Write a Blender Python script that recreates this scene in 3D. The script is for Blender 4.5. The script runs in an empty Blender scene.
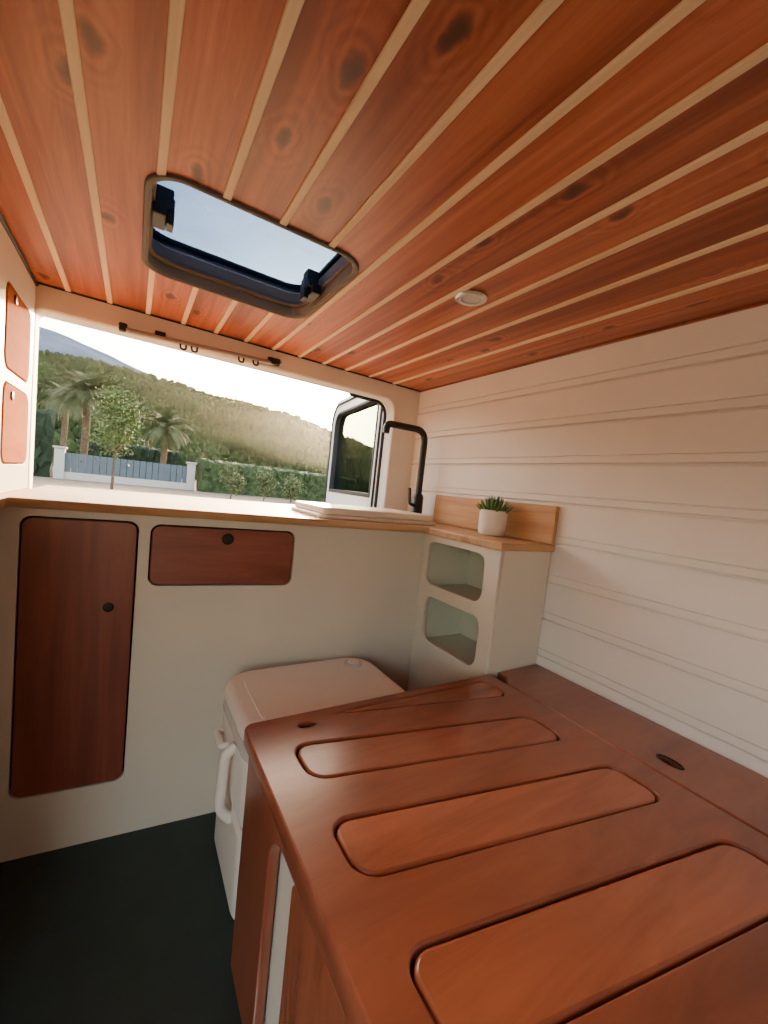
import bpy, bmesh, math, random
from mathutils import Vector, Matrix
from mathutils import noise as MN
random.seed(7)
C=bpy.context.scene.collection

# ---------------------------------------------------------------- helpers
def lin(c):
    return tuple(((v/255)/12.92 if v/255<=0.04045 else ((v/255+0.055)/1.055)**2.4) for v in c)+(1,)
def link(o,parent=None):
    C.objects.link(o)
    if parent: o.parent=parent
    return o
def empty(name):
    e=bpy.data.objects.new(name,None); e.empty_display_size=.05
    return link(e)
def newmat(name):
    m=bpy.data.materials.new(name); m.use_nodes=True
    nt=m.node_tree; b=nt.nodes['Principled BSDF']
    return m,nt,b
def node(nt,t,**k):
    n=nt.nodes.new(t)
    for a,v in k.items():
        if a.startswith('i_'): n.inputs[a[2:].replace('_',' ')].default_value=v
        else: setattr(n,a,v)
    return n
def plain(name,col,rough=.5,var=.06,scale=6,metal=0,bump=0,bscale=200,spec=.5):
    m,nt,b=newmat(name)
    tc=node(nt,'ShaderNodeTexCoord')
    n=node(nt,'ShaderNodeTexNoise',i_Scale=scale,i_Detail=5.)
    nt.links.new(tc.outputs['Object'],n.inputs['Vector'])
    r=node(nt,'ShaderNodeValToRGB')
    l=lin(col)
    r.color_ramp.elements[0].position=.3; r.color_ramp.elements[1].position=.7
    r.color_ramp.elements[0].color=tuple(max(0,v*(1-var)) for v in l[:3])+(1,)
    r.color_ramp.elements[1].color=tuple(min(1,v*(1+var)) for v in l[:3])+(1,)
    nt.links.new(n.outputs['Fac'],r.inputs['Fac']); nt.links.new(r.outputs['Color'],b.inputs['Base Color'])
    b.inputs['Roughness'].default_value=rough; b.inputs['Metallic'].default_value=metal
    b.inputs['Specular IOR Level'].default_value=spec
    if bump:
        n2=node(nt,'ShaderNodeTexNoise',i_Scale=float(bscale),i_Detail=3.)
        nt.links.new(tc.outputs['Object'],n2.inputs['Vector'])
        bp=node(nt,'ShaderNodeBump',i_Strength=bump,i_Distance=.002)
        nt.links.new(n2.outputs['Fac'],bp.inputs['Height']); nt.links.new(bp.outputs['Normal'],b.inputs['Normal'])
    return m
def wood(name,c1,c2,c3,stretch=(30,1.5,30),rough=.4,knots=0,plank=None,scale=1.0,coat=0,spec=.5,bump=.12):
    m,nt,b=newmat(name); L=nt.links.new
    def mth(op,a,bv,c=None):
        n=node(nt,'ShaderNodeMath',operation=op)
        for i,v in enumerate((a,bv,c)):
            if v is None: continue
            if isinstance(v,(int,float)): n.inputs[i].default_value=v
            else: L(v,n.inputs[i])
        return n.outputs[0]
    tc=node(nt,'ShaderNodeTexCoord')
    vec=tc.outputs['Object']
    seed=None
    if plank:
        sx=node(nt,'ShaderNodeSeparateXYZ'); L(vec,sx.inputs[0])
        seed=mth('FLOOR',mth('DIVIDE',mth('SUBTRACT',sx.outputs['X'],plank[0]),plank[1]),0)
        mu=mth('MULTIPLY',seed,3.717)
        cb=node(nt,'ShaderNodeCombineXYZ'); L(mu,cb.inputs['Y']); L(mu,cb.inputs['Z'])
        ad=node(nt,'ShaderNodeVectorMath',operation='ADD'); L(vec,ad.inputs[0]); L(cb.outputs[0],ad.inputs[1])
        vec=ad.outputs[0]
    kd=None; rings=None
    if knots:
        nw=node(nt,'ShaderNodeTexNoise',i_Scale=22.,i_Detail=3.); L(vec,nw.inputs['Vector'])
        wv=node(nt,'ShaderNodeVectorMath',operation='MULTIPLY_ADD'); L(nw.outputs['Color'],wv.inputs[0]); wv.inputs[1].default_value=(.03,.04,0); L(vec,wv.inputs[2])
        mk=node(nt,'ShaderNodeMapping'); mk.inputs['Scale'].default_value=(9.,4.6,1); mk.inputs['Location'].default_value=(.31,.17,0); L(wv.outputs[0],mk.inputs['Vector'])
        vo=node(nt,'ShaderNodeTexVoronoi',i_Scale=1.0,voronoi_dimensions='2D'); vo.inputs['Randomness'].default_value=1; L(mk.outputs[0],vo.inputs['Vector'])
        sc=node(nt,'ShaderNodeSeparateColor'); L(vo.outputs['Color'],sc.inputs[0])
        on=mth('GREATER_THAN',sc.outputs['Red'],.50)
        k0=node(nt,'ShaderNodeMapRange',interpolation_type='SMOOTHSTEP'); L(vo.outputs['Distance'],k0.inputs['Value'])
        k0.inputs['From Min'].default_value=.03; k0.inputs['From Max'].default_value=.13; k0.inputs['To Min'].default_value=1; k0.inputs['To Max'].default_value=0
        kd=mth('MULTIPLY',k0.outputs[0],on)
        k1=node(nt,'ShaderNodeMapRange',interpolation_type='SMOOTHSTEP'); L(vo.outputs['Distance'],k1.inputs['Value'])
        k1.inputs['From Min'].default_value=.05; k1.inputs['From Max'].default_value=.5; k1.inputs['To Min'].default_value=1; k1.inputs['To Max'].default_value=0
        rings=mth('MULTIPLY',mth('MULTIPLY',mth('SINE',mth('MULTIPLY',vo.outputs['Distance'],60.),0),k1.outputs[0]),on)
    mp=node(nt,'ShaderNodeMapping'); mp.inputs['Scale'].default_value=tuple(s*scale for s in stretch); L(vec,mp.inputs['Vector'])
    n1=node(nt,'ShaderNodeTexNoise',i_Scale=1.2,i_Detail=8.,i_Roughness=.62,i_Distortion=.6); L(mp.outputs[0],n1.inputs['Vector'])
    mp2=node(nt,'ShaderNodeMapping'); mp2.inputs['Scale'].default_value=tuple(s*scale*.12 for s in stretch); L(vec,mp2.inputs['Vector'])
    n2=node(nt,'ShaderNodeTexNoise',i_Scale=1.5,i_Detail=3.); L(mp2.outputs[0],n2.inputs['Vector'])
    fac=mth('MULTIPLY_ADD',n1.outputs['Fac'],.6,mth('MULTIPLY',n2.outputs['Fac'],.4))
    if rings is not None: fac=mth('MULTIPLY_ADD',rings,.05,fac)
    r=node(nt,'ShaderNodeValToRGB'); L(fac,r.inputs['Fac'])
    r.color_ramp.elements[0].position=.36; r.color_ramp.elements[0].color=lin(c1)
    r.color_ramp.elements[1].position=.64; r.color_ramp.elements[1].color=lin(c3)
    e=r.color_ramp.elements.new(.5); e.color=lin(c2)
    col=r.outputs['Color']
    if seed is not None:
        wn=node(nt,'ShaderNodeTexWhiteNoise',noise_dimensions='1D'); L(seed,wn.inputs['W'])
        mr=node(nt,'ShaderNodeMapRange'); L(wn.outputs['Value'],mr.inputs['Value']); mr.inputs['To Min'].default_value=.84; mr.inputs['To Max'].default_value=1.12
        hs=node(nt,'ShaderNodeHueSaturation'); L(col,hs.inputs['Color']); L(mr.outputs[0],hs.inputs['Value']); col=hs.outputs['Color']
    if kd is not None:
        mxk=node(nt,'ShaderNodeMix',data_type='RGBA'); L(mth('MULTIPLY',kd,.85),mxk.inputs['Factor']); L(col,mxk.inputs['A']); mxk.inputs['B'].default_value=lin(tuple(int(v*.45) for v in c1))
        col=mxk.outputs['Result']
    L(col,b.inputs['Base Color'])
    b.inputs['Roughness'].default_value=rough; b.inputs['Specular IOR Level'].default_value=spec
    b.inputs['Coat Weight'].default_value=coat; b.inputs['Coat Roughness'].default_value=.2
    bp=node(nt,'ShaderNodeBump',i_Strength=bump,i_Distance=.001); L(n1.outputs['Fac'],bp.inputs['Height']); L(bp.outputs['Normal'],b.inputs['Normal'])
    return m

def mesh_obj(name,bm,mat,parent=None,smooth=False):
    me=bpy.data.meshes.new(name); bm.to_mesh(me); bm.free()
    o=bpy.data.objects.new(name,me)
    for mm in (mat if isinstance(mat,(list,tuple)) else [mat]): me.materials.append(mm)
    if smooth:
        for p in me.polygons: p.use_smooth=True
    return link(o,parent)
def bevel(bm,w,seg=2):
    if w>0: bmesh.ops.bevel(bm,geom=list(bm.edges),offset=w,segments=seg,affect='EDGES',profile=.6)
def box(name,x0,x1,y0,y1,z0,z1,mat,parent=None,bev=.002,seg=2,smooth=False):
    bm=bmesh.new(); bmesh.ops.create_cube(bm,size=1)
    for v in bm.verts:
        v.co=Vector((x0+(v.co.x+.5)*(x1-x0),y0+(v.co.y+.5)*(y1-y0),z0+(v.co.z+.5)*(z1-z0)))
    bevel(bm,bev,seg)
    return mesh_obj(name,bm,mat,parent,smooth)
def rrect(a0,a1,b0,b1,r,n=8,shear=0,a_ref=0):
    pts=[]
    for cx,cy,s in ((a1-r,b1-r,0),(a0+r,b1-r,90),(a0+r,b0+r,180),(a1-r,b0+r,270)):
        for i in range(n+1):
            t=math.radians(s+90*i/n); pts.append((cx+r*math.cos(t),cy+r*math.sin(t)))
    return [(p[0],p[1]+shear*(p[0]-a_ref)) for p in pts]
def panel(name,outer,holes,thick,M,mat,parent=None,bev=0.001,bres=1,smooth=False):
    cu=bpy.data.curves.new(name,'CURVE'); cu.dimensions='2D'; cu.fill_mode='BOTH'
    for poly in [outer]+holes:
        s=cu.splines.new('POLY'); s.points.add(len(poly)-1)
        for p,q in zip(s.points,poly): p.co=(q[0],q[1],0,1)
        s.use_cyclic_u=True
    cu.extrude=thick/2-bev; cu.bevel_depth=bev; cu.bevel_resolution=bres; cu.offset=-bev
    t=bpy.data.objects.new('tmp',cu); C.objects.link(t)
    dg=bpy.context.evaluated_depsgraph_get(); dg.update()
    me=bpy.data.meshes.new_from_object(t.evaluated_get(dg)); bpy.data.objects.remove(t)
    me.transform(Matrix.Translation((0,0,thick/2))); me.transform(M)
    me.materials.clear(); me.materials.append(mat); me.name=name
    o=bpy.data.objects.new(name,me); link(o,parent)
    if smooth:
        for p in me.polygons: p.use_smooth=True
        md=o.modifiers.new('e','EDGE_SPLIT'); md.split_angle=math.radians(40)
    return o
def plane_xz(y):
    return Matrix(((1,0,0,0),(0,0,-1,y),(0,1,0,0),(0,0,0,1)))
def plane_yz(x):
    return Matrix(((0,0,1,x),(1,0,0,0),(0,1,0,0),(0,0,0,1)))
def plane_xy(z):
    return Matrix.Translation((0,0,z))
def cyl(name,p0,p1,r,mat,parent=None,r2=None,seg=32,bev=0):
    p0,p1=Vector(p0),Vector(p1); d=p1-p0
    bm=bmesh.new(); bmesh.ops.create_cone(bm,cap_ends=True,segments=seg,radius1=r,radius2=r if r2 is None else r2,depth=d.length)
    if bev:
        ed=[e for e in bm.edges if any(len(f.verts)>4 for f in e.link_faces)]
        bmesh.ops.bevel(bm,geom=ed,offset=bev,segments=3,affect='EDGES',profile=.5)
    M=Matrix.Translation((p0+p1)/2)@d.to_track_quat('Z','Y').to_matrix().to_4x4()
    bmesh.ops.transform(bm,matrix=M,verts=bm.verts)
    o=mesh_obj(name,bm,mat,parent,True)
    md=o.modifiers.new('e','EDGE_SPLIT'); md.split_angle=math.radians(40)
    return o
def tube(name,pts,r,mat,parent=None,cyclic=False,res=3):
    cu=bpy.data.curves.new(name,'CURVE'); cu.dimensions='3D'; cu.bevel_depth=r; cu.bevel_resolution=res; cu.use_fill_caps=True
    s=cu.splines.new('POLY'); s.points.add(len(pts)-1)
    for p,q in zip(s.points,pts): p.co=tuple(q)+(1,)
    s.use_cyclic_u=cyclic
    t=bpy.data.objects.new('tmp',cu); C.objects.link(t)
    dg=bpy.context.evaluated_depsgraph_get(); dg.update()
    me=bpy.data.meshes.new_from_object(t.evaluated_get(dg)); bpy.data.objects.remove(t)
    me.materials.clear(); me.materials.append(mat); me.name=name
    for p in me.polygons: p.use_smooth=True
    return link(bpy.data.objects.new(name,me),parent)
def rounded_path(pts,rad,n=8):
    out=[Vector(pts[0])]
    for i in range(1,len(pts)-1):
        a,b,c=Vector(pts[i-1]),Vector(pts[i]),Vector(pts[i+1])
        d1=(a-b).normalized(); d2=(c-b).normalized()
        r=min(rad,(a-b).length*.49,(c-b).length*.49)
        s,e=b+d1*r,b+d2*r
        for k in range(n+1):
            t=k/n; out.append((1-t)**2*s+2*t*(1-t)*b+t*t*e)
    out.append(Vector(pts[-1])); return out
def lathe(name,prof,center,mat,parent=None,seg=40):
    bm=bmesh.new(); rings=[]
    for r,z in prof:
        rings.append([bm.verts.new((center[0]+r*math.cos(2*math.pi*i/seg),center[1]+r*math.sin(2*math.pi*i/seg),center[2]+z)) for i in range(seg)])
    for a,b in zip(rings,rings[1:]):
        for i in range(seg): bm.faces.new((a[i],a[(i+1)%seg],b[(i+1)%seg],b[i]))
    bm.faces.new(rings[0][::-1]); bm.faces.new(rings[-1])
    o=mesh_obj(name,bm,mat,parent,True); md=o.modifiers.new('e','EDGE_SPLIT'); md.split_angle=math.radians(45); return o

# ---------------------------------------------------------------- dimensions (metres)
H=1.336; XR=.987; D=1.097; HC=.809; ZB=.469; YB=.6975; XB=.19; XS=.783
YR=1.42; XL=-.60
SL=-.10      # the kitchen front is very slightly skewed to the van's axis
def fy(x): return D+SL*x
SK=Matrix(((1,0,0,0),(SL,1,0,0),(0,0,1,0),(0,0,0,1)))

# ---------------------------------------------------------------- materials
M_ceil=wood('stained_pine',(134,66,44),(174,96,66),(200,124,90),stretch=(34,1.6,34),rough=.38,knots=1,plank=(-.168,.09),spec=.45)
M_bat=wood('pale_pine',(222,192,150),(236,210,172),(244,222,188),stretch=(40,2,40),rough=.55)
M_bench=wood('mahogany_stained_ply',(116,58,38),(140,74,50),(160,90,62),stretch=(3,14,3),rough=.29,spec=.55,coat=.45,bump=.04)
M_slat=wood('mahogany_slat',(130,66,42),(158,86,58),(178,102,70),stretch=(2.5,18,3),rough=.27,spec=.55,coat=.45,bump=.04)
M_door=wood('door_mahogany',(108,54,40),(128,66,48),(146,80,58),stretch=(26,26,1.5),rough=.33,spec=.5)
M_drw=wood('drawer_mahogany',(112,58,44),(132,70,54),(150,84,66),stretch=(1.5,26,26),rough=.33)
M_cup=wood('birch_door',(132,64,22),(160,82,32),(178,98,42),stretch=(30,2,12),rough=.9,spec=.04)
M_top=wood('oak_worktop',(158,112,70),(190,144,98),(208,166,120),stretch=(2,26,26),rough=.45)
M_topy=wood('oak_backsplash',(160,112,70),(196,146,98),(216,174,124),stretch=(26,2,26),rough=.45)
M_white=plain('cream_painted_boards',(240,232,224),.40,.03,5,bump=.05,bscale=60)
M_cab=plain('cabinet_paint',(216,207,190),.45,.03,4,bump=.1,bscale=90)
M_cabin=plain('cabinet_inside',(206,206,186),.6,.04,4)
M_trim=plain('grey_white_lining',(226,218,206),.6,.05,6,bump=.15,bscale=150)
M_dark=plain('gap_shade',(16,10,8),.8,.1)  # near-black, stands in for the shade behind door and slat gaps
M_black=plain('black_plastic',(24,24,26),.45,.1)
M_liner=plain('charcoal_liner',(128,118,108),.6,.1,spec=.2)
M_blackr=plain('black_rubber',(20,20,22),.6,.1)
M_grey=plain('grey_frame',(104,96,88),.5,.05,spec=.2)
M_alu=plain('aluminium_rail',(168,164,158),.35,.05,metal=.5)
M_floor=plain('dark_green_vinyl',(40,56,52),.55,.14,14,bump=.25,bscale=220)
M_toilet=plain('toilet_plastic',(236,226,214),.35,.02,5)
M_toilet2=plain('toilet_plastic_grey',(204,198,190),.4,.02,5)
M_bronze=plain('dark_bronze',(52,34,26),.35,.15,metal=.6)
M_chrome=plain('brushed_chrome',(210,210,210),.25,.03,metal=.9)
M_lens=plain('lens_frost',(206,204,198),.3,.03)
M_pot=plain('white_ceramic',(238,230,220),.35,.02)
M_soil=plain('soil',(60,44,32),.9,.3,80)
M_succ=plain('succulent_green',(84,120,60),.45,.25,60)
M_sink=plain('white_sink_lid',(232,222,206),.3,.02)
M_paint=plain('van_white_paint',(222,222,222),.25,.02)

def glass(name,col,alpha=.25):
    m,nt,b=newmat(name); L=nt.links.new
    out=nt.nodes['Material Output']
    tr=node(nt,'ShaderNodeBsdfTransparent'); tr.inputs[0].default_value=col
    gl=node(nt,'ShaderNodeBsdfGlossy'); gl.inputs['Roughness'].default_value=.02; gl.inputs['Color'].default_value=(.9,.93,.95,1)
    mx=node(nt,'ShaderNodeMixShader'); mx.inputs[0].default_value=alpha
    L(tr.outputs[0],mx.inputs[1]); L(gl.outputs[0],mx.inputs[2]); L(mx.outputs[0],out.inputs['Surface'])
    return m
M_hglass=glass('hatch_acrylic',(.17,.23,.33,1),.03)
M_dglass=glass('door_tinted_glass',(.30,.36,.34,1),.12)

# ---------------------------------------------------------------- floor, ceiling, walls
box('floor',XL,XR+.03,-1.4,1.62,-.03,0,M_floor,None,0)
hx0,hx1,hy0,hy1=-.004,.356,.745,1.115
ceil=empty('ceiling')
hole=rrect(hx0,hx1,hy0,hy1,.055)
panel('boards',[(XL,-1.4),(XR+.02,-1.4),(XR+.02,YR),(XL,YR)],[hole],.012,plane_xy(H),M_ceil,ceil,bev=.0004)
bx=[-.168+.09*i for i in range(-4,10)]+[.742,.852]
for k,x in enumerate(bx):
    w=.0062
    segs=[(-1.4,YR)]
    if hx0-.004<x<hx1+.004:
        dx=max(hx0+.055-x,x-(hx1-.055),0); ins=.055-math.sqrt(max(.055**2-dx*dx,0))
        segs=[(-1.4,hy0+ins-.004),(hy1-ins+.004,YR)]
    for a,b in segs:
        box('batten_%d'%k,x-w,x+w,a,b,H-.0035,H+.001,M_bat,ceil,.001,1)
panel('roof_skin',[(XL-.08,-1.5),(XR+.12,-1.5),(XR+.12,YR+.1),(XL-.08,YR+.1)],[rrect(hx0-.01,hx1+.01,hy0-.01,hy1+.01,.06)],.01,plane_xy(H+.055),M_paint,ceil,bev=0.0005)

wr=empty('wall_right')
gz=[1.36,1.24,1.137,1.030,.922,.812,.704,.598,.492,.386,.28,.174,.068,-.02]
for i,(z1,z0) in enumerate(zip(gz,gz[1:])):
    bm=bmesh.new()
    prof=[(XR+.03,z0),(XR+.009,z0),(XR+.009,z0+.003),(XR+.001,z0+.0045),(XR,z0+.006),(XR,z0+.0205),(XR+.005,z0+.0215),(XR+.005,z0+.023),(XR,z0+.0242),(XR,z1-.004),(XR+.002,z1-.0005),(XR+.009,z1),(XR+.03,z1)]
    v0=[bm.verts.new((x,-1.4,z)) for x,z in prof]; v1=[bm.verts.new((x,YR+.1,z)) for x,z in prof]
    n=len(prof)
    for k in range(n): bm.faces.new((v0[k],v0[(k+1)%n],v1[(k+1)%n],v1[k]))
    bm.faces.new(v0[::-1]); bm.faces.new(v1)
    bmesh.ops.recalc_face_normals(bm,faces=bm.faces)
    mesh_obj('board_%d'%i,bm,M_white,wr)
box('trim_1',XR-.004,XR+.002,-1.4,YR,H-.005,H+.0,M_bench,None,.001)
panel('wall_left',[(-1.41,-.02),(YR+.02,-.02),(YR+.02,H+.05),(-1.41,H+.05)],[rrect(-1.25,.05,.03,1.20,.08)],.03,plane_yz(XL-.03),M_trim,None,bev=.002)
box('wall_front',XL-.03,XR+.03,-1.46,-1.41,-.03,H+.05,M_trim,None,0)  # unseen bulkhead behind the camera, added to cut the fill light

rear=empty('wall_rear')
ox0,ox1,oz1=-.232,.872,1.272
r=.05
pts=[(ox0,HC-.03),(ox1,HC-.03)]
for i in range(9):
    t=math.radians(90*i/8); pts.append((ox1-r+r*math.cos(t),oz1-r+r*math.sin(t)))
pts2=[]
for i in range(9):
    t=math.radians(90+90*i/8); pts2.append((ox0+.02+.02*math.cos(t),oz1-.02+.02*math.sin(t)))
panel('surround',[(XL,-.02),(XR+.02,-.02),(XR+.02,H+.05),(XL,H+.05)],[pts+pts2],.06,plane_xz(YR+.065),M_trim,rear,bev=.006)
panel('outer_frame',[(XL-.05,-.1),(XR+.1,-.1),(XR+.1,H+.08),(XL-.05,H+.08)],[[(p[0]+(.02 if p[0]>.4 else -.02),p[1]+(.012 if p[1]>1 else 0)) for p in pts+pts2]],.05,plane_xz(YR+.125),M_paint,rear,bev=.004)
panel('sill',[(-.225,YR-.0005),(.865,YR-.0005),(.865,1.66),(-.225,1.66)],[],.020,plane_xy(HC-.020),M_top,rear,bev=.001)
seal=[(ox1-.004,YR+.07,.80)]+[(p[0]-.004,YR+.07,p[1]-.004) for p in pts[2:]]+[(.70,YR+.07,oz1-.002)]
tube('rubber_seal',seal,.007,M_blackr,rear)
tube('ceiling_seal',[(XL,YR+.003,H-.002),(XR,YR+.003,H-.002)],.0025,M_black,rear)
lb=empty('door_latch_bar')
zl=lambda x:1.276+.018*(x+.05)/.45
tube('rail',rounded_path([(-.055,YR-.003,zl(-.055)+.006),(-.035,YR-.010,zl(-.03)-.006),(.36,YR-.010,zl(.36)-.006),(.40,YR-.003,zl(.4)+.002)],.02),.0075,M_alu,lb)
for i,(x,w) in enumerate(((-.045,.010),(.045,.014),(.375,.020))):
    z=zl(x); box('bracket_%d'%i,x-w,x+w,YR-.016,YR+.004,z-.010,z+.012,M_blackr,lb,.004)
for i,x in enumerate((.105,.135,.27,.315)):
    z=zl(x)-.008
    tube('clip_%d'%i,rounded_path([(x-.008,YR-.012,z),(x-.007,YR-.018,z-.018),(x+.007,YR-.018,z-.018),(x+.008,YR-.012,z)],.008),.0028,M_black,lb)

# ---------------------------------------------------------------- skylight
sk=empty('window_1')
def ringpanel(name,o,i,z,th,mat,bev=.002):
    return panel(name,rrect(*o),[rrect(*i)],th,plane_xy(z),mat,sk,bev=bev)
ringpanel('trim_ring',(hx0-.005,hx1+.005,hy0-.005,hy1+.005,.058),(hx0+.004,hx1-.004,hy0+.004,hy1-.004,.05),H-.005,.007,M_grey)
ringpanel('liner',(hx0+.001,hx1-.001,hy0+.001,hy1-.001,.055),(hx0+.006,hx1-.006,hy0+.006,hy1-.006,.05),H-.003,.058,M_liner,.001)
ringpanel('liner_step',(hx0+.004,hx1-.004,hy0+.004,hy1-.004,.053),(hx0+.012,hx1-.014,hy0+.008,hy1-.022,.045),H+.018,.010,M_grey,.003)
panel('acrylic_pane',rrect(hx0-.02,hx1+.02,hy0-.02,hy1+.02,.06),[],.004,plane_xy(H+.066),M_hglass,sk,bev=.001)
ringpanel('pane_edge',(hx0-.026,hx1+.026,hy0-.026,hy1+.026,.064),(hx0+.002,hx1-.002,hy0+.002,hy1-.004,.05),H+.0705,.010,M_black)
def latch(px,py,ang,tag):
    M=Matrix.Translation((px,py,H+.014))@Matrix.Rotation(ang,4,'Z')
    def bb(n,a,b,c,d,e,f,mat=M_black,bev=.003):
        o=box(n+tag,a,b,c,d,e,f,mat,sk,bev); o.data.transform(M); return o
    bb('latch_base_',-.012,.010,-.028,.028,-.012,.010)
    bb('latch_body_',-.008,.020,-.017,.017,.0,.042)
    bb('latch_lever_',.010,.022,-.022,.008,-.020,.026)
    o=cyl('latch_pivot_'+tag,(0.010,-.024,.010),(.010,.024,.010),.009,M_black,sk,bev=.002); o.data.transform(M)
latch(hx0+.020,.90,0,'a')
latch(hx1-.024,.97,math.pi,'b')

sp=empty('ceiling_spotlight')
lathe('bezel',[(.030,.0),(.034,-.002),(.034,-.004),(.028,-.007),(.022,-.006),(.021,-.001)],(.588,.698,H),M_chrome,sp)
lathe('lens',[(.0215,-.001),(.021,-.003),(.012,-.0045)],(.588,.698,H),M_lens,sp)

# ---------------------------------------------------------------- kitchen cabinet
kc=empty('kitchen_cabinet')
def skew(o): o.data.transform(SK); return o
door_o=rrect(-.193,.018,.142,.772,.022)
drw_o=rrect(.041,.378,.621,.769,.022)
skew(panel('front_panel',[(-.236,0),(.80,0),(.80,HC-.018),(-.236,HC-.018)],[door_o,drw_o],.016,plane_xz(D+.016),M_cab,kc,bev=.0012))
skew(box('carcass_back',-.235,.80,D+.05,D+.06,0,HC-.02,M_dark,kc,0))
g=.0035
skew(panel('cupboard_door',rrect(-.193+g,.018-g,.142+g,.772-g,.020),[],.015,plane_xz(D+.014),M_door,kc,bev=.0015))
skew(panel('drawer_front',rrect(.041+g,.378-g,.621+g,.769-g,.020),[],.015,plane_xz(D+.014),M_drw,kc,bev=.0015))
def pushlock(x,z,r,nm):
    y=fy(x)-.001
    cyl(nm+'_ring',(x,y+.004,z),(x,y-.002,z),r,M_bronze,kc,bev=.001)
    cyl(nm+'_button',(x,y,z),(x,y-.004,z),r*.65,M_black,kc,bev=.001)
pushlock(.209,.741,.0145,'push_lock'); pushlock(-.032,.572,.011,'door_lock')
YS=.985
panel('worktop',[(XL+.002,.62),(-.208,.62),(-.208,fy(-.208)-.014),(XS-.010,fy(XS)-.014),(XS-.010,YS),(XR-.004,YS),(XR-.004,YR-.001),(XL+.002,YR-.001)],[],.020,plane_xy(HC-.020),M_top,kc,bev=.001)
box('side_return',XL+.002,-.236,.64,D+.02,0,HC-.02,M_cab,kc,.002)
oc=empty('wall_cupboard')
X0=-.232
d1=rrect(1.145,1.375,1.07,1.245,.03); d2=rrect(1.145,1.385,.872,1.045,.03)
panel('face',[(1.03,HC+.001),(YR-.002,HC+.001),(YR-.002,H-.012),(1.03,H-.012)],[d1,d2],.014,plane_yz(X0-.014),M_cab,oc,bev=.001)
box('body',XL+.003,X0-.03,1.034,YR-.004,HC+.001,H-.012,M_cab,oc,.001)
box('end',X0-.04,X0-.012,1.03,1.045,HC+.001,H-.012,M_cab,oc,.001)
panel('upper_door',rrect(1.145+g,1.375-g,1.07+g,1.245-g,.028),[],.014,plane_yz(X0-.012),M_cup,oc,bev=.0015)
panel('lower_door',rrect(1.145+g,1.385-g,.872+g,1.045-g,.028),[],.014,plane_yz(X0-.012),M_cup,oc,bev=.0015)
for z,n in ((1.222,'u'),(1.02,'l')):
    cyl('lock_'+n,(X0-.001,1.21,z),(X0+.005,1.21,z),.010,M_bronze,oc,bev=.001)
tube('top_edge',[(X0+.001,1.03,H-.008),(X0+.001,YR,H-.008)],.004,M_black,oc)

su=empty('corner_shelf_unit')
so1=rrect(.748,.990,.638,.768,.03); so2=rrect(.742,.978,.463,.600,.03)
yb=fy(XS)
panel('opening_face',[(YB,0),(yb-.003,0),(yb-.003,HC-.021),(YB,HC-.021)],[so1,so2],.014,plane_yz(XS),M_cab,su,bev=.002)
box('end_panel',XS+.012,XR-.005,YB+.0005,YB+.014,0,HC-.021,M_cab,su,.001)
box('back_panel',XR-.020,XR-.006,YB+.015,yb-.012,0,HC-.022,M_cabin,su,0)
box('side_panel',XS+.015,XR-.02,yb-.024,yb-.014,0,HC-.022,M_cabin,su,0)
for i,z in enumerate((.44,.613)):
    box('shelf_%d'%i,XS+.014,XR-.02,YB+.015,yb-.024,z,z+.012,M_cabin,su,0)
box('top_board',XS-.010,XR-.004,YB-.008,YS-.0005,HC-.020,HC,M_top,su,.003)
box('wooden_backsplash',XR-.018,XR-.003,YB-.006,1.22,HC+.0005,.915,M_topy,None,.003)

sl=empty('sink_lid')
panel('board',rrect(.46,.865,1.075,1.34,.02),[],.020,plane_xy(HC+.012),M_sink,sl,bev=.005)
panel('sink_rim',rrect(.45,.875,1.065,1.35,.025),[],.011,plane_xy(HC+.0005),M_sink,sl,bev=.003)
tp=empty('kitchen_tap')
tx,ty=.925,1.27
lathe('base',[(.030,0),(.030,.012),(.022,.02),(.021,.09),(.016,.10)],(tx,ty,HC+.0005),M_black,tp)
tube('spout',rounded_path([(tx,ty,HC+.08),(tx,ty,1.150),(tx-.165,ty+.01,1.150),(tx-.168,ty+.01,1.115)],.045,12),.0125,M_black,tp,res=5)
tube('lever',rounded_path([(tx-.015,ty-.01,HC+.055),(tx-.05,ty-.02,HC+.06),(tx-.058,ty-.02,HC+.12)],.012),.006,M_black,tp)

pl=empty('potted_succulent')
pc=(.915,.865,HC+.0008)
lathe('pot',[(.034,0),(.038,.003),(.0405,.02),(.041,.070),(.0415,.074),(.038,.074),(.037,.066)],pc,M_pot,pl)
lathe('soil',[(.0365,.060),(.0365,.066)],pc,M_soil,pl)
bm=bmesh.new()
for k in range(46):
    ring=k/46; a=k*2.399; tilt=.12+ring*.95; Lg=.050-.016*ring; rr=.006+.024*ring
    base=Vector((pc[0]+rr*math.cos(a),pc[1]+rr*math.sin(a),pc[2]+.064))
    d=Vector((math.cos(a)*math.sin(tilt),math.sin(a)*math.sin(tilt),math.cos(tilt)))
    s=d.cross(Vector((0,0,1)))
    s=s.normalized() if s.length>.01 else Vector((1,0,0)); u=s.cross(d)
    prev=None
    for t,w in [(0,.0035),(.35,.0058),(.7,.0042),(1,.0004)]:
        c=base+d*Lg*t+Vector((0,0,1))*.006*t*t
        ringv=[bm.verts.new(c+(s*math.cos(q*math.pi/3)+u*.55*math.sin(q*math.pi/3))*w) for q in range(6)]
        if prev:
            for q in range(6): bm.faces.new((prev[q],prev[(q+1)%6],ringv[(q+1)%6],ringv[q]))
        prev=ringv
mesh_obj('leaves',bm,M_succ,pl,True)

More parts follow.
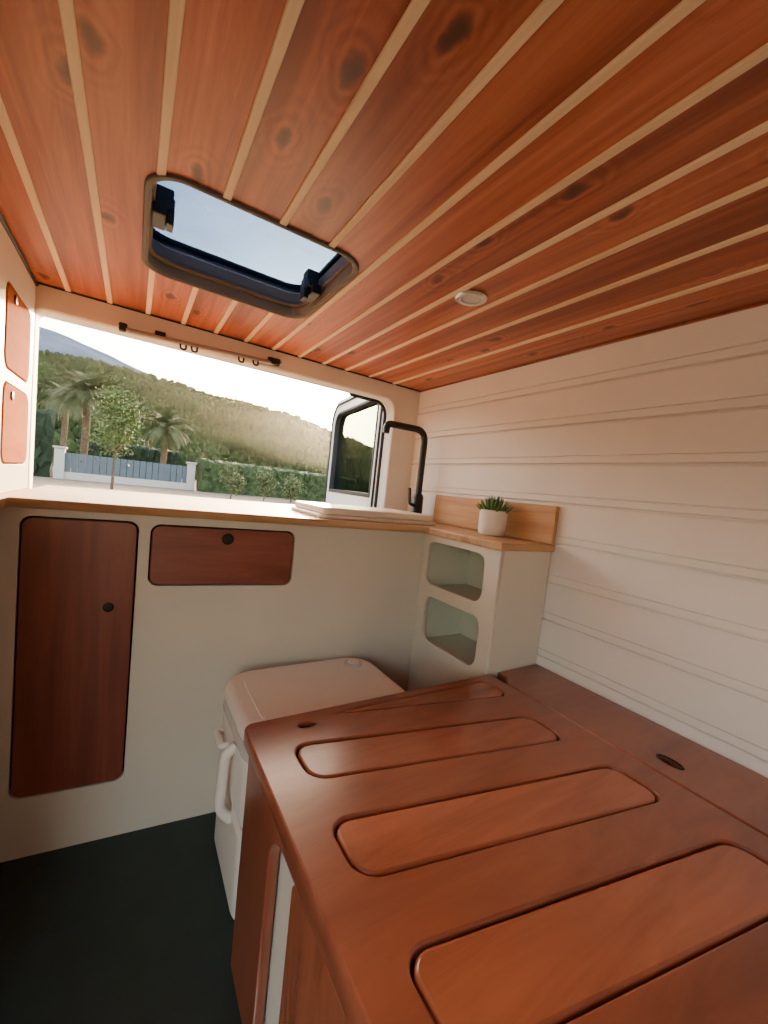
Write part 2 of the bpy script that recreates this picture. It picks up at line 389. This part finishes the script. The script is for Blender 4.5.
# ---------------------------------------------------------------- portable toilet
to=empty('portable_toilet')
def rp(name,x0,x1,y0,y1,r,z0,z1,bev,mat,res=5):
    return panel(name,rrect(x0,x1,y0,y1,r,10),[],z1-z0,plane_xy(z0),mat,to,bev=bev,bres=res,smooth=True)
rp('waste_tank',.212,.60,.730,1.015,.05,0,.195,.018,M_toilet)
rp('seam',.220,.59,.738,1.007,.045,.190,.208,.001,M_toilet2)
rp('upper_body',.210,.602,.722,1.019,.055,.203,.352,.02,M_toilet)
rp('seat_rim',.206,.606,.718,1.021,.065,.346,.374,.010,M_toilet2)
rp('lid',.204,.608,.716,1.023,.075,.376,.416,.018,M_toilet)
rp('lid_raised_panel',.245,.49,.750,.985,.05,.4135,.4185,.002,M_toilet)
cyl('flush_cap',(.545,.965,.414),(.545,.965,.421),.026,M_toilet2,to,bev=.002)
cyl('flush_button',(.545,.965,.420),(.545,.965,.424),.016,M_toilet,to,bev=.001)
tube('latch_handle',rounded_path([(.213,.84,.335),(.192,.84,.32),(.188,.84,.20),(.213,.84,.17)],.025),.011,M_toilet,to,res=5)
tube('carry_handle',rounded_path([(.213,.96,.30),(.196,.96,.30),(.196,.90,.30),(.213,.90,.30)],.015),.008,M_toilet,to,res=5)

# ---------------------------------------------------------------- bench
be=empty('storage_bench')
YF=-.75
sh=-.19; T=.028
holes=[]
def slat_o(k,grow=0):
    a,b=.520-.17*k,.605-.17*k
    xl=.246-(.008 if k>0 else 0); xr=.724+(.010 if k>0 else 0)
    return rrect(xl-grow,xr+grow,a-grow,b+grow,.026+grow,8,sh,.25)
for k in range(6): holes.append(slat_o(k,.0035))
def wedge(gr):
    return [(.36-gr*3,.668+gr*.4),(.38,.664-gr),(.735+gr,.600-gr*1.2),(.752+gr,.608),(.757+gr,.640),(.745,.668+gr),(.40,.673+gr)]
holes.append(wedge(.003))
holes.append(rrect(.272,.304,.648,.664,.0078,6))
SPL=.797
outer=[]
rc=.018
for i in range(9):
    t=math.radians(90+90*i/8); outer.append((XB-.006+rc+rc*math.cos(t),YB-.002-rc+rc*math.sin(t)))
outer+=[(XB-.006,YF),(SPL-.0015,YF),(SPL-.0015,YB-.002)]
panel('top_board',outer[::-1],holes,T,plane_xy(ZB-T),M_bench,be,bev=.003)
for k in range(6): panel('slat_%d'%k,slat_o(k),[],T-.004,plane_xy(ZB-T+.003),M_slat,be,bev=.004)
panel('slat_wedge',wedge(0),[],T-.004,plane_xy(ZB-T+.003),M_slat,be,bev=.002)
hole2=[(.852+.011*math.cos(math.radians(a)),.30+.022*math.sin(math.radians(a))) for a in range(0,360,15)]
panel('wall_strip_board',[(SPL+.0015,YF),(XR-.003,YF),(XR-.003,YB-.002),(SPL+.03,YB-.002),(SPL+.03,YB-.03),(SPL+.0015,YB-.06)],[hole2],T,plane_xy(ZB-T),M_bench,be,bev=.003)
tube('finger_hole_ring',[(p[0],p[1],ZB) for p in hole2],.002,M_bronze,be,True)
box('under_board',XB+.022,XR-.006,YF+.01,YB-.02,ZB-T-.012,ZB-T-.002,M_dark,be,0)  # black sheet that paints the shade seen through the slat gaps
XP=XB+.008
sp_o=[(YF,0.0),(YB-.006,0.0),(YB-.006,ZB-T-.0005),(YF,ZB-T-.0005)]
def arch(y0,y1,z1,r):
    p=[(y0,.02),(y1,.02)]
    for i in range(9):
        t=math.radians(90*i/8); p.append((y1-r+r*math.cos(t),z1-r+r*math.sin(t)))
    for i in range(9):
        t=math.radians(90+90*i/8); p.append((y0+r+r*math.cos(t),z1-r+r*math.sin(t)))
    return p
panel('side_frame',sp_o,[arch(.10,.545,.395,.06),arch(-.50,.03,.395,.06)],.018,plane_yz(XP),M_bench,be,bev=.002)
panel('inner_white_panel',sp_o,[],.008,plane_yz(XP+.022),M_cab,be,bev=.001)
panel('locker_door',rrect(.13,.47,.03,.375,.02),[],.012,plane_yz(XP+.009),M_slat,be,bev=.002)
box('end_post',XP+.020,XP+.05,YB-.05,YB-.006,0,ZB-T-.001,M_bench,be,.002)
box('end_panel',XP+.05,XS+.19,YB-.022,YB-.008,0,ZB-T-.001,M_bench,be,.001)

# ---------------------------------------------------------------- rear barn door standing open
dr=empty('door_1')
hp=Vector((.960,1.56,0)); dirv=Vector((.12,1.0,0)).normalized(); nrm=Vector((-dirv.y,dirv.x,0))
MD=Matrix(((dirv.x,0,nrm.x,hp.x),(dirv.y,0,nrm.y,hp.y),(0,1,0,-.15),(0,0,0,1)))
W=.80
def dpoly(i,zb,zt,r):
    p=[(i,zb),(W-i,zb)]
    for k in range(9):
        t=math.radians(90*k/8); p.append((W-i-r+r*math.cos(t),zt-r+r*math.sin(t)))
    for k in range(9):
        t=math.radians(90+90*k/8); p.append((i+r*.5+r*.5*math.cos(t),zt-r*.5+r*.5*math.sin(t)))
    return p
panel('door_skin',dpoly(0,0,1.56,.12),[dpoly(.08,1.03,1.48,.07)],.05,MD,M_paint,dr,bev=.008)
panel('window_rubber',dpoly(.075,1.02,1.485,.075),[dpoly(.088,1.04,1.472,.065)],.056,MD@Matrix.Translation((0,0,-.003)),M_blackr,dr,bev=.002)
panel('door_glass',dpoly(.083,1.035,1.477,.065),[],.004,MD@Matrix.Translation((0,0,.024)),M_dglass,dr,bev=.001)
tube('door_edge_seal',[MD@Vector((p[0],p[1],.054)) for p in dpoly(.03,.03,1.53,.10)],.006,M_blackr,dr,True)

# ---------------------------------------------------------------- outdoors
GZ=-.55
def noise(x,y,s=1.0): return MN.noise(Vector((x*s,y*s,3.3)))
bm=bmesh.new(); bmesh.ops.create_grid(bm,x_segments=60,y_segments=60,size=1)
for v in bm.verts:
    x=v.co.x*400; y=v.co.y*400+150
    v.co=Vector((x,y,GZ))
M_ground=plain('gravel_ground',(114,102,86),.95,.28,1.2,bump=.5,bscale=20)
mesh_obj('gravel_ground',bm,M_ground)
def hillmat(name,ca,cb,scale):
    m,nt,b=newmat(name); L=nt.links.new
    tc=node(nt,'ShaderNodeTexCoord'); n=node(nt,'ShaderNodeTexVoronoi',i_Scale=scale); L(tc.outputs['Object'],n.inputs['Vector'])
    n2=node(nt,'ShaderNodeTexNoise',i_Scale=scale*.15,i_Detail=7.); L(tc.outputs['Object'],n2.inputs['Vector'])
    mm=node(nt,'ShaderNodeMath',operation='MULTIPLY'); L(n.outputs['Distance'],mm.inputs[0]); L(n2.outputs['Fac'],mm.inputs[1])
    r=node(nt,'ShaderNodeValToRGB'); L(mm.outputs[0],r.inputs['Fac'])
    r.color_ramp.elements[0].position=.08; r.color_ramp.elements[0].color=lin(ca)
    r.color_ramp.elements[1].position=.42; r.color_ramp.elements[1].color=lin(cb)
    L(r.outputs['Color'],b.inputs['Base Color']); b.inputs['Roughness'].default_value=1; b.inputs['Specular IOR Level'].default_value=0
    return m
M_hill=hillmat('pine_forest',(78,84,54),(38,46,28),.30)
M_mount=hillmat('haze_tinted_mountain',(94,108,128),(74,90,110),.02)  # distance haze is put into these blue-grey base colours
def interp(x,tab):
    if x<=tab[0][0]: return tab[0][1]
    for (a,b),(c,d) in zip(tab,tab[1:]):
        if x<=c: return b+(d-b)*(x-a)/(c-a)
    return tab[-1][1]
def ridge(name,y0,y1,tab,mat,nx,ny,rough,zbase,bumpy=.22):
    bm=bmesh.new(); g=[]
    for j in range(ny+1):
        t=j/ny; row=[]
        y=y0+(y1-y0)*t
        for i in range(nx+1):
            s=-1.6+3.4*i/nx
            x=s*y
            crest=interp(s,tab)*y1
            prof=math.sin(t*math.pi/2)**.9
            z=zbase+(crest-zbase)*prof+rough*noise(x,y,.035*120/y1)*t+rough*.5*noise(x,y,.12*120/y1)*min(1,t*4)+rough*bumpy*(random.random()-.5)
            row.append(bm.verts.new((x,y+(6*noise(x,7,.02)),z)))
        g.append(row)
    for j in range(ny):
        for i in range(nx): bm.faces.new((g[j][i],g[j][i+1],g[j+1][i+1],g[j+1][i]))
    back=[bm.verts.new((v.co.x*1.3,y1*1.3,zbase)) for v in g[-1]]
    for i in range(nx): bm.faces.new((g[-1][i],g[-1][i+1],back[i+1],back[i]))
    return mesh_obj(name,bm,mat,None)
tab=[(-1.6,.05),(-.6,.13),(-.15,.157),(-.03,.154),(.113,.146),(.316,.132),(.46,.106),(.60,.078),(.9,.06),(1.8,.04)]
hill=ridge('forested_hill',76,260,tab,M_hill,480,80,4.5,-1)
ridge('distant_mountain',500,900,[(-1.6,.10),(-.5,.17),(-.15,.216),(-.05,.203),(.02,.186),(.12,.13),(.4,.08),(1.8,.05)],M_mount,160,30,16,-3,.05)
bm=bmesh.new()
for k in range(11000):
    t=random.random()**1.1; y=78+182*t; s=random.uniform(-.35,.75)
    x=s*y; prof=math.sin(t*math.pi/2)**.9
    z=-1+(interp(s,tab)*260+1)*prof+4.5*noise(x,y,.035*120/260)*t+2.25*noise(x,y,.12*120/260)*min(1,t*4)-.3
    y2=y+6*noise(x,7,.02); h=random.uniform(1.6,3.8); rr=h*random.uniform(.26,.44)
    a0=random.random()*6.28
    lo=[bm.verts.new((x+rr*.6*math.cos(a0+q*1.047),y2+rr*.6*math.sin(a0+q*1.047),z)) for q in range(6)]
    mi=[bm.verts.new((x+rr*random.uniform(.8,1.15)*math.cos(a0+q*1.047),y2+rr*math.sin(a0+q*1.047),z+h*.4)) for q in range(6)]
    up=[bm.verts.new((x+rr*.6*math.cos(a0+q*1.047),y2+rr*.6*math.sin(a0+q*1.047),z+h*.8)) for q in range(6)]
    tp_=bm.verts.new((x,y2,z+h))
    for q in range(6):
        n=(q+1)%6
        bm.faces.new((lo[q],lo[n],mi[n],mi[q])); bm.faces.new((mi[q],mi[n],up[n],up[q])); bm.faces.new((up[q],up[n],tp_))
M_pine=plain('pine_foliage',(48,58,34),.95,.5,.12,spec=0)
mesh_obj('pine_trees',bm,M_pine,hill)
# scattering volume added before the hill, stands in for the sun's glare
m=bpy.data.materials.new('glare_scatter'); m.use_nodes=True; nt=m.node_tree; nt.nodes.clear()
o_=node(nt,'ShaderNodeOutputMaterial'); v_=node(nt,'ShaderNodeVolumeScatter'); v_.inputs['Density'].default_value=.0011; v_.inputs['Anisotropy'].default_value=.9; v_.inputs['Color'].default_value=(1,.94,.80,1)
nt.links.new(v_.outputs[0],o_.inputs['Volume'])
box('glare_volume',-150,200,60,70,GZ+.05,34,m,None,0)

M_hedge=plain('hedge_green',(54,68,34),.9,.5,4,bump=.9,bscale=9)
M_cyp=plain('cypress_green',(30,44,22),.9,.45,4,bump=.9,bscale=9)
M_leaf=plain('leaf_green',(90,104,52),.7,.35,1.5)
M_olive=plain('shrub_green',(92,100,62),.8,.35,1.5)
M_frond=plain('palm_frond',(86,92,56),.7,.3,1.2)
M_trunk=plain('bark',(96,78,58),.95,.3,5,bump=.5,bscale=20)
M_wallw=plain('white_render',(184,178,170),.8,.05,2)
M_fence=plain('fence_slate',(84,94,104),.7,.1,2)
M_build=plain('pale_roof',(165,160,150),.8,.06,1)
def hedge(name,p0,p1,wd,h,mat,gz=GZ):
    p0,p1=Vector(p0),Vector(p1); d=(p1-p0); L=d.length; d.normalize(); nn=Vector((-d.y,d.x))
    bm=bmesh.new(); n=int(L/.22)+1; rows=[]
    prof=[(-wd/2,0),(-wd/2,h*.12),(-wd/2,h*.25),(-wd/2,h*.37),(-wd/2,h*.5),(-wd/2,h*.62),(-wd/2,h*.75),(-wd/2,h*.93),(-wd*.3,h),(0,h),(wd*.3,h),(wd/2,h*.93),(wd/2,h*.5),(wd/2,0)]
    for i in range(n+1):
        c=p0+d*(L*i/n); row=[]
        for a,z in prof:
            j=.16 if z>0 else 0
            row.append(bm.verts.new((c.x+nn.x*a+random.uniform(-j,j),c.y+nn.y*a+random.uniform(-j,j),gz+z+random.uniform(-j,j)*.7)))
        rows.append(row)
    for a,b in zip(rows,rows[1:]):
        for k in range(len(prof)-1): bm.faces.new((a[k],b[k],b[k+1],a[k+1]))
    bm.faces.new(rows[0]); bm.faces.new(rows[-1][::-1])
    return mesh_obj(name,bm,mat,None)
hedge('trimmed_hedge',(4.4,35),(18.5,37),1.6,2.5,M_hedge)
hedge('cypress_hedge',(-9,36.5),(-4.75,36.5),1.2,4.5,M_cyp)
hedge('trimmed_hedge',(-4.2,47),(4,47),1.4,3.3,M_cyp)
fw=empty('boundary_fence')
box('base_wall',-4.1,3.6,35.4,35.6,GZ,GZ+.5,M_wallw,fw,.01)
for i in range(19):
    x=-4.0+i*.4; box('fence_board_%d'%i,x,x+.36,35.45,35.5,GZ+.5,1.25,M_fence,fw,.005)
for i,x in enumerate((-4.5,3.5)):
    box('pillar_%d'%i,x,x+.55,35.2,35.8,GZ,1.5,M_wallw,fw,.02); box('pillar_cap_%d'%i,x-.08,x+.63,35.1,35.9,1.5,1.62,M_wallw,fw,.02)
gh=empty('farm_building')
box('hall',9.5,23,50,57,GZ,2.2,M_build,gh,.02)
for i in range(8): box('roof_rib_%d'%i,9.4+i*1.8,9.5+i*1.8,49.9,57.1,2.2,2.45,M_wallw,gh,.01)
def leaftree(name,x,y,gz,h,cr,ch,mat,n=1500,leaf=.16,trunk=.09):
    e=empty(name)
    bm=bmesh.new()
    def seg(a,b,r1,r2):
        d=b-a; q=d.to_track_quat('Z','Y').to_matrix()
        A=[bm.verts.new(a+q@Vector((r1*math.cos(k*math.pi/3),r1*math.sin(k*math.pi/3),0))) for k in range(6)]
        B=[bm.verts.new(b+q@Vector((r2*math.cos(k*math.pi/3),r2*math.sin(k*math.pi/3),0))) for k in range(6)]
        for k in range(6): bm.faces.new((A[k],A[(k+1)%6],B[(k+1)%6],B[k]))
    base=Vector((x,y,gz)); fork=base+Vector((.05,0,h-ch*.95)) 
    seg(base,fork,trunk,trunk*.7); tips=[]
    for k in range(10):
        a=k*2.4; t=fork+Vector((math.cos(a)*cr*random.uniform(.3,.8),math.sin(a)*cr*random.uniform(.3,.8),ch*random.uniform(.2,.8)))
        seg(fork,t,trunk*.55,trunk*.15); tips.append(t)
    tips.append(fork+Vector((0,0,ch*.8))); seg(fork,tips[-1],trunk*.6,trunk*.1)
    mesh_obj('trunk',bm,M_trunk,e)
    bm=bmesh.new()
    for k in range(n):
        c=random.choice(tips)+Vector((random.gauss(0,cr*.28),random.gauss(0,cr*.28),random.gauss(0,ch*.14)))
        q=Vector((random.uniform(-1,1),random.uniform(-1,1),random.uniform(-1,1))).normalized()
        u=q.orthogonal().normalized()*leaf*random.uniform(.5,1); w=q.cross(u)*.6
        bm.faces.new([bm.verts.new(c-u),bm.verts.new(c+w),bm.verts.new(c+u),bm.verts.new(c-w)])
    mesh_obj('foliage',bm,mat,e)
leaftree('garden_tree',-.95,27,GZ,5.3,.95,3.6,M_leaf,2400,.12)
for x,y,h,c in ((5.2,27,2.1,.6),(7.5,28,1.8,.6),(9.7,29,1.8,.6)):
    leaftree('olive_shrub',x,y,GZ,h,c,1.7,M_olive,1300,.11,.05)
def palm(name,x,y,gz,h,R,n=60):
    e=empty(name)
    pts=[Vector((x+.15*math.sin(t*2),y,gz+t*(h))) for t in [i/8 for i in range(9)]]
    tube('trunk',pts,.26,M_trunk,e)
    lathe('crown_base',[(.26,-.5),(.42,-.2),(.40,.1),(.15,.3)],tuple(pts[-1]),M_trunk,e,12)
    bm=bmesh.new(); top=pts[-1]
    for k in range(n):
        a=k*2.399; el=math.radians(random.uniform(-30,85)); L=R*random.uniform(.85,1.1)
        hd=Vector((math.cos(a),math.sin(a),0)); pos=top.copy(); ang=el
        for s in range(14):
            d=hd*math.cos(ang)+Vector((0,0,1))*math.sin(ang); nx=pos+d*L/14
            side=Vector((-hd.y,hd.x,0)); up=side.cross(d)
            w=R*.2*math.sin(math.pi*min(1,(s+1.5)/15))+.03
            for sg in (-1,1):
                for q in range(2):
                    c=pos+d*(L/14)*q*.5
                    tip=c+side*sg*w+d*w*.7-up*w*.2
                    bm.faces.new([bm.verts.new(c),bm.verts.new(c+d*.06),bm.verts.new(tip)])
            pos=nx; ang-=.10
    mesh_obj('fronds',bm,M_frond,e)
palm('palm_tree',-3.5,41,GZ,6.6,3.0,90)
palm('palm_tree',2.05,41.5,GZ,5.0,2.6,80)
palm('palm_tree',-6.3,54,GZ,7.4,2.8)

# ---------------------------------------------------------------- sky & sun
w=bpy.data.worlds.new('sky'); bpy.context.scene.world=w; w.use_nodes=True
nt=w.node_tree; L=nt.links.new; bg=nt.nodes['Background']
SUN=Vector((.3969,.9568,.2165)).normalized()
sky=node(nt,'ShaderNodeTexSky'); sky.sky_type='NISHITA'
sky.sun_disc=True; sky.sun_size=math.radians(1.6); sky.sun_intensity=.02
sky.sun_elevation=math.asin(SUN.z); sky.sun_rotation=math.atan2(SUN.x,SUN.y); sky.dust_density=5; sky.air_density=1.0
tc=node(nt,'ShaderNodeTexCoord'); mp=node(nt,'ShaderNodeMapping'); mp.inputs['Scale'].default_value=(1.2,2.2,3.5)
L(tc.outputs['Generated'],mp.inputs['Vector'])
nz=node(nt,'ShaderNodeTexNoise',i_Scale=3.4,i_Detail=8.,i_Roughness=.62,i_Distortion=.5); L(mp.outputs[0],nz.inputs['Vector'])
cr=node(nt,'ShaderNodeValToRGB'); cr.color_ramp.elements[0].position=.42; cr.color_ramp.elements[1].position=.66; L(nz.outputs['Fac'],cr.inputs['Fac'])
mul=node(nt,'ShaderNodeMath',operation='MULTIPLY'); L(cr.outputs['Color'],mul.inputs[0]); mul.inputs[1].default_value=1.0
mx=node(nt,'ShaderNodeMix',data_type='RGBA',blend_type='ADD'); L(mul.outputs[0],mx.inputs['Factor']); L(sky.outputs[0],mx.inputs['A']); mx.inputs['B'].default_value=(2.0,1.85,1.7,1)
tn=node(nt,'ShaderNodeMix',data_type='RGBA',blend_type='MULTIPLY'); tn.inputs['Factor'].default_value=1; L(mx.outputs['Result'],tn.inputs['A']); tn.inputs['B'].default_value=(1.08,1.0,.90,1)
L(tn.outputs['Result'],bg.inputs['Color']); bg.inputs['Strength'].default_value=1.75
sd=bpy.data.lights.new('sun','SUN'); sd.energy=17; sd.angle=math.radians(1.5); sd.color=(1,.76,.48)
so=bpy.data.objects.new('sun',sd); link(so)
so.rotation_euler=SUN.to_track_quat('Z','Y').to_euler()
so.location=(8,18,6)

# ---------------------------------------------------------------- camera
cam=bpy.data.cameras.new('camera'); co=bpy.data.objects.new('camera',cam); link(co)
R=Vector((0.8398,-0.5318,0.1092)); U=Vector((-0.0515,0.1222,0.9912)); F=Vector((0.5405,0.838,-0.0752))
co.matrix_world=Matrix(((R.x,U.x,-F.x,0),(R.y,U.y,-F.y,0),(R.z,U.z,-F.z,.9),(0,0,0,1)))
cam.sensor_fit='HORIZONTAL'; cam.sensor_width=36; cam.lens=406.5/768*36
cam.shift_x=(384-391.82)/768; cam.shift_y=(524.48-512)/768
cam.clip_start=.01; cam.clip_end=3000
bpy.context.scene.camera=co
